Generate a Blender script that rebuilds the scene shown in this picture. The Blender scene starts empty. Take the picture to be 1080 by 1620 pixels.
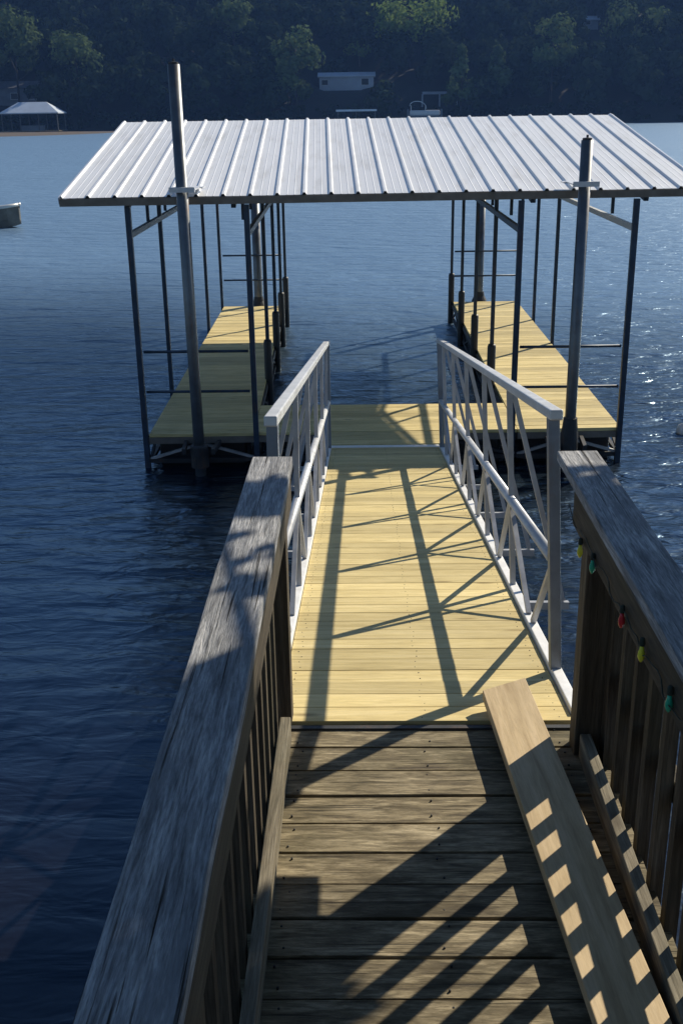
import bpy, math, random
from mathutils import Vector, Matrix, noise
random.seed(11)
R = math.radians
sc = bpy.context.scene
COL = sc.collection

# ------------------------------------------------------------------ camera numbers
CAM_H = 3.75
PITCH, ROLL, YAW, FPX = R(20.3), R(0.9), R(-1.3), 1700.0
fw = Vector((math.sin(YAW)*math.cos(PITCH), math.cos(YAW)*math.cos(PITCH), -math.sin(PITCH)))
rt = Vector((math.cos(YAW), -math.sin(YAW), 0)); up = rt.cross(fw)
rt2 = rt*math.cos(ROLL) - up*math.sin(ROLL); up2 = up*math.cos(ROLL) + rt*math.sin(ROLL)

# direction towards the sun (per metre of height)
KX, KD = 1.00, 1.07
SUN = Vector((KX, KD, 1)).normalized()
SUN_EL = math.asin(SUN.z); SUN_AZ = math.atan2(KX, KD)

# ------------------------------------------------------------------ mesh builder
class MB:
    def __init__(s): s.v = []; s.f = []; s.g = []; s.t = []; s.mi = []
    def add(s, vs, fs, gs=None, tone=None, mi=0):
        b = len(s.v); s.v += [tuple(v) for v in vs]
        s.f += [tuple(i+b for i in f) for f in fs]; s.mi += [mi]*len(fs)
        t = random.random() if tone is None else tone
        s.t += [t]*len(vs)
        s.g += gs if gs else [tuple(v) for v in vs]
    def bar(s, p, q, w, h, upv=(0, 0, 1), tone=None, mi=0):
        """box from p to q, w across, h along upv, centred"""
        p, q, upv = Vector(p), Vector(q), Vector(upv)
        d = (q-p); L = d.length; d.normalize()
        side = d.cross(upv)
        if side.length < 1e-4: side = d.cross(Vector((0, 1, 0)))
        side.normalize(); u = side.cross(d)
        vs = []; gs = []; sd = random.random()*40
        for l, base in ((0, p), (L, q)):
            for a, b in ((-1, -1), (1, -1), (1, 1), (-1, 1)):
                vs.append(base + side*(a*w/2) + u*(b*h/2)); gs.append((l+sd, a*w/2+sd*.37, b*h/2+sd*.7))
        s.add(vs, [(1, 2, 3, 0), (7, 6, 5, 4), (4, 5, 1, 0), (5, 6, 2, 1), (6, 7, 3, 2), (7, 4, 0, 3)], gs, tone, mi)
    def box(s, x0, x1, y0, y1, z0, z1, axis='x', tone=None, mi=0):
        if axis == 'x': s.bar((x0, (y0+y1)/2, (z0+z1)/2), (x1, (y0+y1)/2, (z0+z1)/2), y1-y0, z1-z0, tone=tone, mi=mi)
        elif axis == 'y': s.bar(((x0+x1)/2, y0, (z0+z1)/2), ((x0+x1)/2, y1, (z0+z1)/2), x1-x0, z1-z0, tone=tone, mi=mi)
        else: s.bar(((x0+x1)/2, (y0+y1)/2, z0), ((x0+x1)/2, (y0+y1)/2, z1), x1-x0, y1-y0, (0, 1, 0), tone=tone, mi=mi)
    def tube(s, pts, r, n=12, cap=True, r2=None, mi=0):
        pts = [Vector(p) for p in pts]; m = len(pts); vs = []; fs = []
        for i, p in enumerate(pts):
            d = (pts[min(i+1, m-1)]-pts[max(i-1, 0)]).normalized()
            a = d.cross(Vector((0, 0, 1)) if abs(d.z) < .9 else Vector((0, 1, 0))).normalized(); b = d.cross(a)
            rr = r if r2 is None else r + (r2-r)*i/(m-1)
            for k in range(n):
                t = 2*math.pi*k/n; vs.append(p + a*math.cos(t)*rr + b*math.sin(t)*rr)
        for i in range(m-1):
            for k in range(n):
                fs.append((i*n+k, i*n+(k+1) % n, (i+1)*n+(k+1) % n, (i+1)*n+k))
        if cap: fs.append(tuple(range(n))[::-1]); fs.append(tuple((m-1)*n+k for k in range(n)))
        s.add(vs, fs, mi=mi)
    def lathe(s, c, prof, n=16, mi=0):
        c = Vector(c); vs = []; fs = []
        for r, z in prof:
            for k in range(n):
                t = 2*math.pi*k/n; vs.append(c + Vector((r*math.cos(t), r*math.sin(t), z)))
        m = len(prof)
        for i in range(m-1):
            for k in range(n): fs.append((i*n+k, i*n+(k+1) % n, (i+1)*n+(k+1) % n, (i+1)*n+k))
        fs.append(tuple(range(n))[::-1]); fs.append(tuple((m-1)*n+k for k in range(n)))
        s.add(vs, fs, mi=mi)
    def build(s, name, mat, parent=None, smooth=False, bevel=0, at=None):
        me = bpy.data.meshes.new(name)
        off = Vector(at) if at is not None else (Vector(parent['_o']) if parent is not None and '_o' in parent else Vector((0, 0, 0)))
        me.from_pydata([Vector(v)-off for v in s.v], [], s.f)
        a = me.attributes.new('gr', 'FLOAT_VECTOR', 'POINT'); a.data.foreach_set('vector', [c for g in s.g for c in g])
        a = me.attributes.new('tone', 'FLOAT', 'POINT'); a.data.foreach_set('value', s.t)
        for m in (mat if isinstance(mat, (list, tuple)) else [mat]): me.materials.append(m)
        if any(s.mi): me.polygons.foreach_set('material_index', s.mi)
        if smooth: me.polygons.foreach_set('use_smooth', [True]*len(me.polygons))
        me.update()
        o = bpy.data.objects.new(name, me); COL.objects.link(o)
        if parent is not None: o.parent = parent
        if at is not None: o.location = off if parent is None else off - Vector(parent['_o'])
        if at is not None: o['_o'] = tuple(off)
        elif parent is not None: o['_o'] = tuple(off)
        if bevel:
            b = o.modifiers.new('bevel', 'BEVEL'); b.width = bevel; b.segments = 2; b.limit_method = 'ANGLE'
        return o

def thing(name, label, cat, loc=(0, 0, 0), group=None):
    o = bpy.data.objects.new(name, None); COL.objects.link(o); o.location = loc; o['_o'] = tuple(loc)
    o['label'] = label; o['category'] = cat
    if group: o['group'] = group
    return o
def tag(o, label=None, cat=None, group=None, kind=None):
    for k, v in (('label', label), ('category', cat), ('group', group), ('kind', kind)):
        if v: o[k] = v
    return o

# ------------------------------------------------------------------ materials
def newmat(name):
    m = bpy.data.materials.new(name); m.use_nodes = True; nt = m.node_tree
    return m, nt, nt.nodes['Principled BSDF']
class N:
    def __init__(s, nt): s.nt = nt
    def node(s, t, **kw):
        n = s.nt.nodes.new(t)
        for k, v in kw.items():
            if k.startswith('i_'): n.inputs[k[2:].replace('_', ' ')].default_value = v
            else: setattr(n, k, v)
        return n
    def link(s, a, b): s.nt.links.new(a, b)
    def attr(s, name, out='Vector'): return s.node('ShaderNodeAttribute', attribute_name=name).outputs[out]
    def obj(s): return s.node('ShaderNodeTexCoord').outputs['Object']
    def pos(s): return s.node('ShaderNodeNewGeometry').outputs['Position']
    def mapping(s, v, scale=(1, 1, 1), loc=(0, 0, 0)):
        m = s.node('ShaderNodeMapping'); m.inputs['Scale'].default_value = scale; m.inputs['Location'].default_value = loc
        s.link(v, m.inputs['Vector']); return m.outputs['Vector']
    def noise(s, v, scale, detail=4, rough=.55, dist=0):
        n = s.node('ShaderNodeTexNoise'); n.inputs['Scale'].default_value = scale; n.inputs['Detail'].default_value = detail
        n.inputs['Roughness'].default_value = rough; n.inputs['Distortion'].default_value = dist
        s.link(v, n.inputs['Vector']); return n.outputs['Fac']
    def ramp(s, f, stops):
        r = s.node('ShaderNodeValToRGB'); e = r.color_ramp.elements
        while len(e) < len(stops): e.new(.5)
        for k, (p, c) in enumerate(stops):
            e[k].position = p; e[k].color = (c[0], c[1], c[2], 1) if not isinstance(c, (int, float)) else (c, c, c, 1)
        s.link(f, r.inputs['Fac']); return r.outputs['Color']
    def mix(s, f, a, b, mode='MIX'):
        m = s.node('ShaderNodeMix', data_type='RGBA', blend_type=mode)
        for sock, v in ((m.inputs['Factor'], f), (m.inputs['A'], a), (m.inputs['B'], b)):
            if hasattr(v, 'is_linked') or hasattr(v, 'links'): s.link(v, sock)
            elif isinstance(v, (int, float)): sock.default_value = v
            else: sock.default_value = (*v, 1)
        # colour sockets are the RGBA ones
        return m
    def mixc(s, f, a, b, mode='MIX'):
        m = s.node('ShaderNodeMix', data_type='RGBA', blend_type=mode)
        F, A, B = m.inputs[0], m.inputs[6], m.inputs[7]
        for sock, v in ((F, f), (A, a), (B, b)):
            if isinstance(v, bpy.types.NodeSocket): s.link(v, sock)
            elif isinstance(v, (int, float)) and sock is F: sock.default_value = v
            elif isinstance(v, (int, float)): sock.default_value = (v, v, v, 1)
            else: sock.default_value = (*v, 1)
        return m.outputs[2]
    def math(s, op, a, b=None, c=None):
        m = s.node('ShaderNodeMath', operation=op)
        for k, v in enumerate((a, b, c)):
            if v is None: continue
            if isinstance(v, bpy.types.NodeSocket): s.link(v, m.inputs[k])
            else: m.inputs[k].default_value = v
        return m.outputs[0]
    def bump(s, h, strength, dist=.01, normal=None):
        b = s.node('ShaderNodeBump'); b.inputs['Strength'].default_value = strength; b.inputs['Distance'].default_value = dist
        s.link(h, b.inputs['Height'])
        if normal: s.link(normal, b.inputs['Normal'])
        return b.outputs['Normal']

def wood(name, stops, grain=(2.2, 45, 45), tone_amt=.35, rough=.75, stain=None, bump=.4, knots=True, blotch=2.2, cracks=.0, patch=None, fine=.62):
    m, nt, bs = newmat(name); n = N(nt); g = n.attr('gr'); tone = n.attr('tone', 'Fac')
    f1 = n.noise(n.mapping(g, grain), 1.0, 6, .65, .6)
    c = n.ramp(f1, stops)
    f2 = n.noise(g, blotch, 4, .6)
    c = n.mixc(n.math('MULTIPLY', n.ramp(f2, [(.35, 0), (.75, 1)]), .55), c, n.mixc(1.0, c, (.62, .60, .56), 'MULTIPLY'))
    ff = n.noise(n.mapping(g, (grain[0]*5, grain[1]*4.5, grain[2]*4.5)), 1.0, 3, .7)
    c = n.mixc(n.ramp(ff, [(.36, 0), (.60, 1)]), n.mixc(1.0, c, (fine, fine, fine), 'MULTIPLY'), c)
    f1 = n.math('ADD', f1, n.math('MULTIPLY', ff, .5))
    tv = n.math('MULTIPLY_ADD', tone, tone_amt, 1-tone_amt*.5)
    cb = n.node('ShaderNodeCombineColor'); [n.link(tv, cb.inputs[k]) for k in range(3)]
    c = n.mixc(1.0, c, cb.outputs[0], 'MULTIPLY')
    if patch:
        f4 = n.noise(n.mapping(g, (3, 9, 9)), 1.0, 5, .7)
        c = n.mixc(n.ramp(f4, [(.52, 0), (.66, 1)]), c, patch)
    h = f1
    if knots:
        v = n.node('ShaderNodeTexVoronoi', distance='EUCLIDEAN'); v.inputs['Scale'].default_value = 1
        n.link(n.mapping(g, (1.7, 6.5, 6.5)), v.inputs['Vector'])
        k = n.ramp(v.outputs['Distance'], [(.05, 1), (.13, 0)])
        c = n.mixc(n.math('MULTIPLY', k, .7), c, (stops[0][1][0]*.45, stops[0][1][1]*.4, stops[0][1][2]*.35))
    if cracks:
        f3 = n.noise(n.mapping(g, (1.9, 105, 105), (3, 5, 1)), 1.0, 3, .5, .3)
        k = n.ramp(f3, [(.30, 1), (.37, 0)])
        c = n.mixc(n.math('MULTIPLY', k, cracks), c, (.02, .018, .016))
        h = n.math('SUBTRACT', f1, n.math('MULTIPLY', k, 1.2))
    if stain:
        fs = n.noise(n.obj(), 1.6, 5, .6)
        c = n.mixc(n.math('MULTIPLY', n.ramp(fs, [(.45, 0), (.62, 1)]), stain[1]), c, stain[0])
    n.link(c, bs.inputs['Base Color']); bs.inputs['Roughness'].default_value = rough
    bs.inputs['Specular IOR Level'].default_value = .25
    n.link(n.bump(h, bump, .004), bs.inputs['Normal'])
    return m

def metal(name, col, rough=.4, metallic=.6, var=.25, rust=0, scale=8, spec=.5):
    m, nt, bs = newmat(name); n = N(nt); p = n.obj()
    f = n.noise(p, scale, 5, .6)
    c = n.mixc(n.ramp(f, [(.3, 0), (.7, 1)]), tuple(x*(1-var) for x in col), tuple(min(1, x*(1+var)) for x in col))
    if rust:
        f2 = n.noise(n.mapping(p, (9, 9, 3)), 1.0, 6, .7)
        c = n.mixc(n.math('MULTIPLY', n.ramp(f2, [(.55, 0), (.68, 1)]), rust), c, (.16, .07, .03))
    n.link(c, bs.inputs['Base Color']); bs.inputs['Metallic'].default_value = metallic
    n.link(n.math('MULTIPLY_ADD', f, .3, rough-.15), bs.inputs['Roughness'])
    n.link(n.bump(n.noise(p, scale*12, 3, .6), .12, .002), bs.inputs['Normal'])
    return m

W_OLD = wood('weathered_deck_wood', [(.30, (.075, .058, .037)), (.5, (.25, .205, .125)), (.70, (.47, .395, .26))], grain=(4.5, 34, 34), tone_amt=.5, stain=((.05, .048, .022), .55), bump=.8, cracks=.6, patch=(.085, .066, .036))
W_CAP = wood('grey_cap_wood', [(.30, (.14, .145, .16)), (.5, (.37, .38, .40)), (.70, (.64, .64, .65))], grain=(3.2, 44, 44), tone_amt=.15, bump=1.6, cracks=.95, blotch=7, patch=(.19, .195, .21), fine=.5)
W_RAIL = wood('dark_rail_wood', [(.3, (.045, .035, .025)), (.55, (.11, .09, .065)), (.75, (.20, .17, .125))], grain=(2, 40, 40), tone_amt=.5, stain=((.05, .05, .03), .4), bump=.6, cracks=.4)
W_TOE = wood('toe_board_wood', [(.3, (.12, .10, .07)), (.55, (.27, .235, .17)), (.75, (.42, .38, .30))], grain=(2, 40, 40), tone_amt=.2, stain=((.07, .07, .04), .3), bump=.6, cracks=.3)
W_NEW = wood('new_pine_decking', [(.25, (.46, .36, .155)), (.5, (.64, .52, .245)), (.75, (.74, .62, .335))], grain=(2.0, 26, 26), tone_amt=.40, fine=.84, rough=.65, bump=.25, knots=True, blotch=1.2)
W_PLANK = wood('bare_plank_wood', [(.3, (.40, .29, .155)), (.5, (.55, .42, .245)), (.75, (.66, .52, .33))], grain=(2.2, 26, 26), tone_amt=.1, fine=.86, rough=.6, bump=.2, blotch=1.5)
M_ALU = metal('shaded_aluminium', (.34, .355, .38), .45, .25, .2, .12)  # gangway bars in darker aluminium, their shade put into the colour
M_RAILTOP = metal('sunlit_rail_aluminium', (.56, .57, .58), .4, .2, .12)  # same aluminium lighter, sunshine on the rails put into the colour
M_CHORD = metal('white_chord_paint', (.74, .74, .73), .45, .05, .1)
M_ENDPOST = metal('shaded_post_metal', (.20, .225, .26), .5, .55, .25, .25, 5)  # blue-grey of the gangway end posts includes the shade on them
M_PILE = metal('dull_steel_pile', (.13, .14, .15), .42, .7, .3, .35, 4)
M_POST = metal('blue_grey_steel', (.03, .05, .082), .5, .35, .3, .3, 6)
M_BEAMW = metal('pale_steel_beam', (.55, .57, .60), .5, .3, .15, .1, 6)
M_FASC = metal('brown_grey_trim', (.16, .14, .12), .5, .2, .25)
M_BLACK = metal('black_float_plastic', (.012, .013, .015), .5, 0, .3)
M_DARK = metal('dark_frame_steel', (.03, .032, .036), .6, .3, .3, .3)
M_LIGHTST = metal('pale_strut_steel', (.40, .40, .40), .5, .4, .2, .2)
M_ROPE = metal('black_cord', (.02, .03, .02), .7, 0, .2)

def roof_mat():
    m, nt, bs = newmat('white_ribbed_sheet'); n = N(nt); p = n.obj()
    f = n.noise(n.mapping(p, (.5, .12, .5)), 1.0, 5, .6); f2 = n.noise(n.mapping(p, (9, .5, 9)), 1.0, 4, .6)
    c = n.mixc(n.ramp(f, [(.3, 0), (.7, 1)]), (.64, .65, .66), (.76, .765, .77))
    c = n.mixc(n.math('MULTIPLY', n.ramp(f2, [(.5, 0), (.75, 1)]), .45), c, (.42, .40, .36))
    n.link(c, bs.inputs['Base Color']); bs.inputs['Roughness'].default_value = .42; bs.inputs['Metallic'].default_value = .1
    n.link(n.bump(n.noise(n.mapping(p, (6, .8, 1)), 1.0, 3, .5), .35, .006), bs.inputs['Normal'])
    return m
M_ROOF = roof_mat()

def plain(name, col, rough=.5, metallic=0, var=.2, scale=3, trans=0):
    m, nt, bs = newmat(name); n = N(nt)
    f = n.noise(n.obj(), scale, 4, .6)
    c = n.mixc(n.ramp(f, [(.3, 0), (.7, 1)]), tuple(x*(1-var) for x in col), tuple(min(1, x*(1+var)) for x in col))
    n.link(c, bs.inputs['Base Color']); bs.inputs['Roughness'].default_value = rough; bs.inputs['Metallic'].default_value = metallic
    if trans: bs.inputs['Transmission Weight'].default_value = trans
    return m

def leafmat(name, dark, light, transl=.3):
    m, nt, bs = newmat(name); n = N(nt); tone = n.attr('tone', 'Fac')
    f = n.noise(n.pos(), .35, 3, .6)
    c = n.mixc(n.math('ADD', n.math('MULTIPLY', tone, .6), n.math('MULTIPLY', f, .4)), dark, light)
    n.link(c, bs.inputs['Base Color']); bs.inputs['Roughness'].default_value = .95; bs.inputs['Specular IOR Level'].default_value = 0
    tr = n.node('ShaderNodeBsdfTranslucent'); n.link(c, tr.inputs['Color'])
    mx = n.node('ShaderNodeMixShader'); mx.inputs[0].default_value = transl
    n.link(bs.outputs[0], mx.inputs[1]); n.link(tr.outputs[0], mx.inputs[2])
    n.link(mx.outputs[0], nt.nodes['Material Output'].inputs['Surface'])
    return m
L_WOOD = leafmat('shaded_forest_foliage', (.008, .014, .010), (.042, .064, .034), .15)  # darker than the single trees, hillside shade put into the colour
L_TREE = leafmat('sunlit_tree_foliage', (.03, .05, .026), (.11, .155, .065), .25)  # lighter foliage for single crowns, sunlight on them put into the colour
L_LIME = leafmat('lime_foliage', (.07, .11, .03), (.20, .27, .07), .35)
L_NEAR = leafmat('near_foliage', (.03, .06, .02), (.08, .13, .04), .3)
M_BARKD = plain('dark_bark', (.02, .018, .016), .9, 0, .4, 2)
M_BARK = plain('bark', (.07, .055, .045), .9, 0, .4, 2)

# ------------------------------------------------------------------ water
def water_mat():
    m, nt, bs = newmat('lake_water'); n = N(nt); p = n.pos()
    sep = n.node('ShaderNodeSeparateXYZ'); n.link(p, sep.inputs[0]); X, Y = sep.outputs[0], sep.outputs[1]
    # shelter from the wind close to the bank, left of the pier
    near = n.node('ShaderNodeMapRange', clamp=True); n.link(n.math('ADD', Y, n.math('MULTIPLY', X, .9)), near.inputs[0])
    near.inputs[1].default_value = 2.0; near.inputs[2].default_value = 16.0
    nv = near.outputs[0]
    big = n.noise(n.mapping(p, (.55, 1.5, 1)), 1.0, 2, .5, .5)
    mid = n.noise(n.mapping(p, (2.0, 5.2, 1), (3, 1, 0)), 1.0, 3, .55, .6)
    fine = n.noise(n.mapping(p, (8, 15, 1)), 1.0, 2, .5, .3)
    swell = n.noise(n.mapping(p, (.12, .30, 1)), 1.0, 2, .5)
    long_ = n.noise(n.mapping(p, (.5, 3.2, 1), (1, 7, 0)), 1.0, 2, .5, .4)
    h = n.math('MULTIPLY', big, .16)
    h = n.math('ADD', h, n.math('MULTIPLY', mid, .075))
    h = n.math('ADD', h, n.math('MULTIPLY', fine, .006))
    gust = n.noise(n.mapping(p, (.03, .09, 1)), 1.0, 3, .5)
    h = n.math('MULTIPLY', h, n.math('MULTIPLY_ADD', gust, 1.2, .45))
    h = n.math('MULTIPLY', h, n.math('MULTIPLY_ADD', nv, .82, .18))
    h = n.math('ADD', h, n.math('MULTIPLY', n.math('SUBTRACT', 1.0, nv), n.math('MULTIPLY', long_, .022)))
    h = n.math('ADD', h, n.math('MULTIPLY', swell, .10))
    h = n.math('MULTIPLY', h, n.math('MULTIPLY_ADD', nv, .15, .95))
    n.link(n.bump(h, 1.0, 1.0), bs.inputs['Normal'])
    shal = n.node('ShaderNodeMapRange', clamp=True); n.link(Y, shal.inputs[0])
    shal.inputs[1].default_value = 7.5; shal.inputs[2].default_value = 1.0
    sn = n.math('MULTIPLY', shal.outputs[0], n.ramp(n.noise(p, .8, 4, .6), [(.3, .3), (.7, 1)]))
    opn = n.node('ShaderNodeMapRange', clamp=True); n.link(n.math('SUBTRACT', Y, n.math('MINIMUM', n.math('MULTIPLY', n.math('MAXIMUM', n.math('MULTIPLY', X, -1.0), 0.0), 1.0), 5.0)), opn.inputs[0])  # pale blue starts farther out at left, clear of the roof shadow
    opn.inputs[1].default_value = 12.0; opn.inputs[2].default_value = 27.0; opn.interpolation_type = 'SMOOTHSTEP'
    c0 = n.mixc(opn.outputs[0], (.0003, .0025, .009), (.125, .200, .290))  # far blue stands in for reflected sky; near black hides cast shadows
    c = n.mixc(sn, c0, (.014, .010, .007))
    n.link(c, bs.inputs['Base Color']); 
    rg = n.node('ShaderNodeMapRange', clamp=True); n.link(Y, rg.inputs[0]); rg.inputs[1].default_value = 7; rg.inputs[2].default_value = 60; rg.inputs[3].default_value = .24; rg.inputs[4].default_value = .42
    n.link(rg.outputs[0], bs.inputs['Roughness']); 
    ir = n.node('ShaderNodeMapRange', clamp=True); n.link(Y, ir.inputs[0]); ir.inputs[1].default_value = 2.5; ir.inputs[2].default_value = 10; ir.inputs[3].default_value = 1.36; ir.inputs[4].default_value = 2.2
    n.link(ir.outputs[0], bs.inputs['IOR']); bs.inputs['Specular Tint'].default_value = (.38, .70, 1.0, 1)  # blue tint paints the mirrored sky bluer
    return m
b = MB(); b.add([(-500, -45, 0), (500, -45, 0), (500, 480, 0), (-500, 480, 0)], [(0, 1, 2, 3)])
tag(b.build('lake_water', water_mat()), kind='structure', label='blue rippled lake water')

# ------------------------------------------------------------------ terrain
def terrain(name, fn, x0, x1, y0, y1, nx, ny, mat):
    b = MB(); vs = []; fs = []
    for j in range(ny+1):
        for i in range(nx+1):
            x = x0+(x1-x0)*i/nx; y = y0+(y1-y0)*j/ny; vs.append((x, y, fn(x, y)))
    for j in range(ny):
        for i in range(nx): a = j*(nx+1)+i; fs.append((a, a+1, a+nx+2, a+nx+1))
    b.add(vs, fs); return tag(b.build(name, mat, smooth=True), kind='structure')
def hill_z(x, y):
    s0 = 356 + 6*noise.noise(Vector((x*.01, 3, 0))) - .00025*x*x
    d = y - s0
    if d < 0: return max(-1.2, d*.25)
    z = .9*min(d, 4)/4 + .46*d if d < 115 else .9+.46*115+.04*(d-115)
    if abs(x+4.8) < 15 and y < 396: z = min(z, 11.2)
    if abs(x+4.8) < 15 and 356 < y < 396: return min(z, 11.2)
    return z + (6*noise.noise(Vector((x*.013, y*.013, 1)))+2*noise.noise(Vector((x*.05, y*.05, 2))))*min(1, d/30)
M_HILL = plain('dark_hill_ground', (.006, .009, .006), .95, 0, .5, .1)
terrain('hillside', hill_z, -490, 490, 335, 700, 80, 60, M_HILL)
M_SAND = plain('brown_mud', (.07, .052, .036), .95, 0, .3, .4)
b = MB(); vs = []; fs = []
for i in range(31):
    x = -190+i*4.55; t = i/30
    ya = 238+40*t**6+5*noise.noise(Vector((x*.06, 0, 5))); yb = 362-30*t**2
    for k, z in enumerate((-.4, .10, .26, .30, .2)):
        vs.append((x, ya+(yb-ya)*k/4, (z+.05*noise.noise(Vector((x*.1, k, 5))))*(1-t**8)-.4*t**8))
for i in range(30):
    for k in range(4): a = i*5+k; fs.append((a, a+5, a+6, a+1))
b.add(vs, fs); tag(b.build('sandbar', M_SAND, smooth=True), kind='structure')
def bank_z(x, y):
    d = -1.0 - y + .8*noise.noise(Vector((x*.2, 0, 9)))
    return max(-1.0, min(d*.42, 3+.06*d)) + .12*noise.noise(Vector((x*.6, y*.6, 3)))
terrain('near_bank', bank_z, -60, 60, -44, 1.5, 70, 40, plain('bank_soil', (.10, .085, .055), .95, 0, .4, 1.2))

# ------------------------------------------------------------------ pier
P_END = 3.50
pier = thing('wooden_pier', 'weathered grey wooden pier with slatted side railings in the foreground', 'pier', (0.24, 3.5, 0))
Y0 = -1.4
b = MB(); y = P_END - .004; pitch = .1475
while y > Y0:
    dz = random.uniform(-.003, .003); w = pitch-.010
    xa, xb = -.36+random.uniform(-.006, .006), .84+random.uniform(-.006, .006)
    tl = random.uniform(-.003, .003)
    b.bar((xa, y-w/2, 1.581+dz+tl), (xb, y-w/2, 1.581+dz-tl), w, .038)
    for sx in (-.24, .22, .70):
        for sy in (-.042, .042):
            px, py = sx+random.uniform(-.012, .012), y-w/2+sy+random.uniform(-.006, .006)
            b.lathe((px, py, 1.6), [(.0036, -.01), (.0036, .0035), (.002, .004)], 8, mi=1)
    y -= pitch
b.build('deck', [W_OLD, M_DARK], pier, bevel=.0015)
for x in (-.30, .22, .78):
    b = MB(); b.box(x-.02, x+.02, Y0, P_END-.04, 1.40, 1.558, 'y'); b.build('joist', W_RAIL, pier)
b = MB(); b.box(-.36, .84, P_END-.038, P_END, 1.40, 1.557, 'x'); b.build('end_beam', W_RAIL, pier)
for x in (-.20, .68):
    for y in (3.25, .9, -1.2):
        b = MB(); b.tube([(x, y, -1.5), (x, y, 1.40)], .075, 14); b.build('pier_leg', W_RAIL, pier, smooth=False)
# railings: side = -1 left, +1 right
for side, xi in ((-1, -.262), (1, .730)):
    o = side
    capx = -.326 if side < 0 else .763
    yend = 3.66 if side < 0 else 3.70
    # slightly irregular cap board
    b = MB(); ny = 30; vs = []; fs = []; gs = []
    for i in range(ny+1):
        y = Y0 + (yend-Y0)*i/ny; wv = .0035*noise.noise(Vector((y*1.7, side, 0))); wv2 = .0035*noise.noise(Vector((y*2.3, side, 7)))
        zz = .004*noise.noise(Vector((y*.9, side, 4)))
        for a, c in ((-1, -1), (1, -1), (1, 1), (-1, 1)):
            vs.append((capx+a*.0715+(wv if a < 0 else wv2), y, 2.591+zz+c*.019 + (.004*noise.noise(Vector((y*3, a, 2))) if c > 0 else 0)))
            gs.append((y+side*5, a*.07+side*2, c*.02))
    for i in range(ny):
        for k in range(4): a = i*4+k; c = i*4+(k+1) % 4; fs.append((a, c, c+4, a+4))
    fs.append((0, 3, 2, 1)); fs.append((ny*4, ny*4+1, ny*4+2, ny*4+3))
    b.add(vs, fs, gs, tone=.5)
    b.build('cap_rail', W_CAP, pier, bevel=.004)
    b = MB(); sx = -.277 if side < 0 else .716
    b.box(sx-.018, sx+.018, Y0, 3.598 if side < 0 else 3.39, 2.448, 2.569, 'y'); b.build('sub_rail', W_RAIL, pier, bevel=.003)
    # posts
    for k, y in enumerate((3.545 if side < 0 else 3.345, 1.35, -.95)):
        px = -.322 if side < 0 else .781
        b = MB(); b.box(px-.045, px+.045, y-.045, y+.045, 1.25 if k else 1.30, 2.569, 'z'); 
        b.build('post', W_RAIL, pier, bevel=.003)
    # toe board
    tx = -.292 if side < 0 else .768
    b = MB(); b.box(tx-.019, tx+.019, Y0, 3.40 if side < 0 else 3.28, 1.604, 1.70, 'y', tone=.5); b.build('toe_board', W_TOE, pier, bevel=.003)
    # lower rail
    lx = -.318 if side < 0 else .812
    if side > 0:
        b = MB(); b.box(.866, .898, Y0, 3.40, 1.90, 1.968, 'y'); b.build('lower_rail', W_RAIL, pier, bevel=.003)
    # balusters
    y = 3.40 if side < 0 else 3.25
    if side > 0:
        b = MB(); b.bar((.843, 3.302, 1.33), (.843, 3.302, 2.569), .038, .07, (0, 1, 0)); b.build('baluster', W_RAIL, pier)  # added block, shuts the sunlit slit beside the post
    while y > Y0+.1:
        if min(abs(y-1.35), abs(y+.95)) > .075:
            bx = -.340 if side < 0 else .843
            b = MB(); tw = random.uniform(-.003, .003)
            b.bar((bx, y+tw, 1.33), (bx, y-tw, 2.569), .038, .040, (0, 1, 0)); b.build('baluster', W_RAIL, pier)
        y -= .162

# ------------------------------------------------------------------ loose plank and blocks
pl = thing('plank', 'pale bare plank lying lengthwise along the right side of the old deck', 'plank', (.6, 2.0, 1.64))
b = MB()
ax = Vector((-.066, 1, 0)).normalized(); rx = Vector((ax.y, -ax.x, 0))
vs = []; gs = []
Lf0 = Vector((.445, 3.62, 0)); Rt0 = Lf0 + rx*.182 + ax*.085
Ln = Lf0 - ax*3.7; Rn = Ln + rx*.182
for z in (1.643, 1.681):
    for p in (Ln, Rn, Rt0, Lf0): vs.append((p.x, p.y, z)); gs.append(((p-Ln).dot(ax), (p-Ln).dot(rx), z-1.6))
b.add(vs, [(0, 3, 2, 1), (4, 5, 6, 7), (0, 1, 5, 4), (1, 2, 6, 5), (2, 3, 7, 6), (3, 0, 4, 7)], gs, .5)
b.build('board', W_PLANK, pl, bevel=.003)
for i, (y, lb) in enumerate(((2.95, 'short wood block under the far part of the pale plank'), (1.1, 'short wood block under the near part of the pale plank'))):
    c = Lf0 - ax*(3.62-y); b = MB()
    p = c + rx*.03; q = c + rx*.17
    b.bar((p.x, p.y, 1.624), (q.x, q.y, 1.624), .089, .036)
    o = b.build('wood_block', W_TOE, bevel=.002, at=(c.x, c.y, 1.62)); tag(o, lb, 'wood block', 'blocks under the plank')

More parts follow.
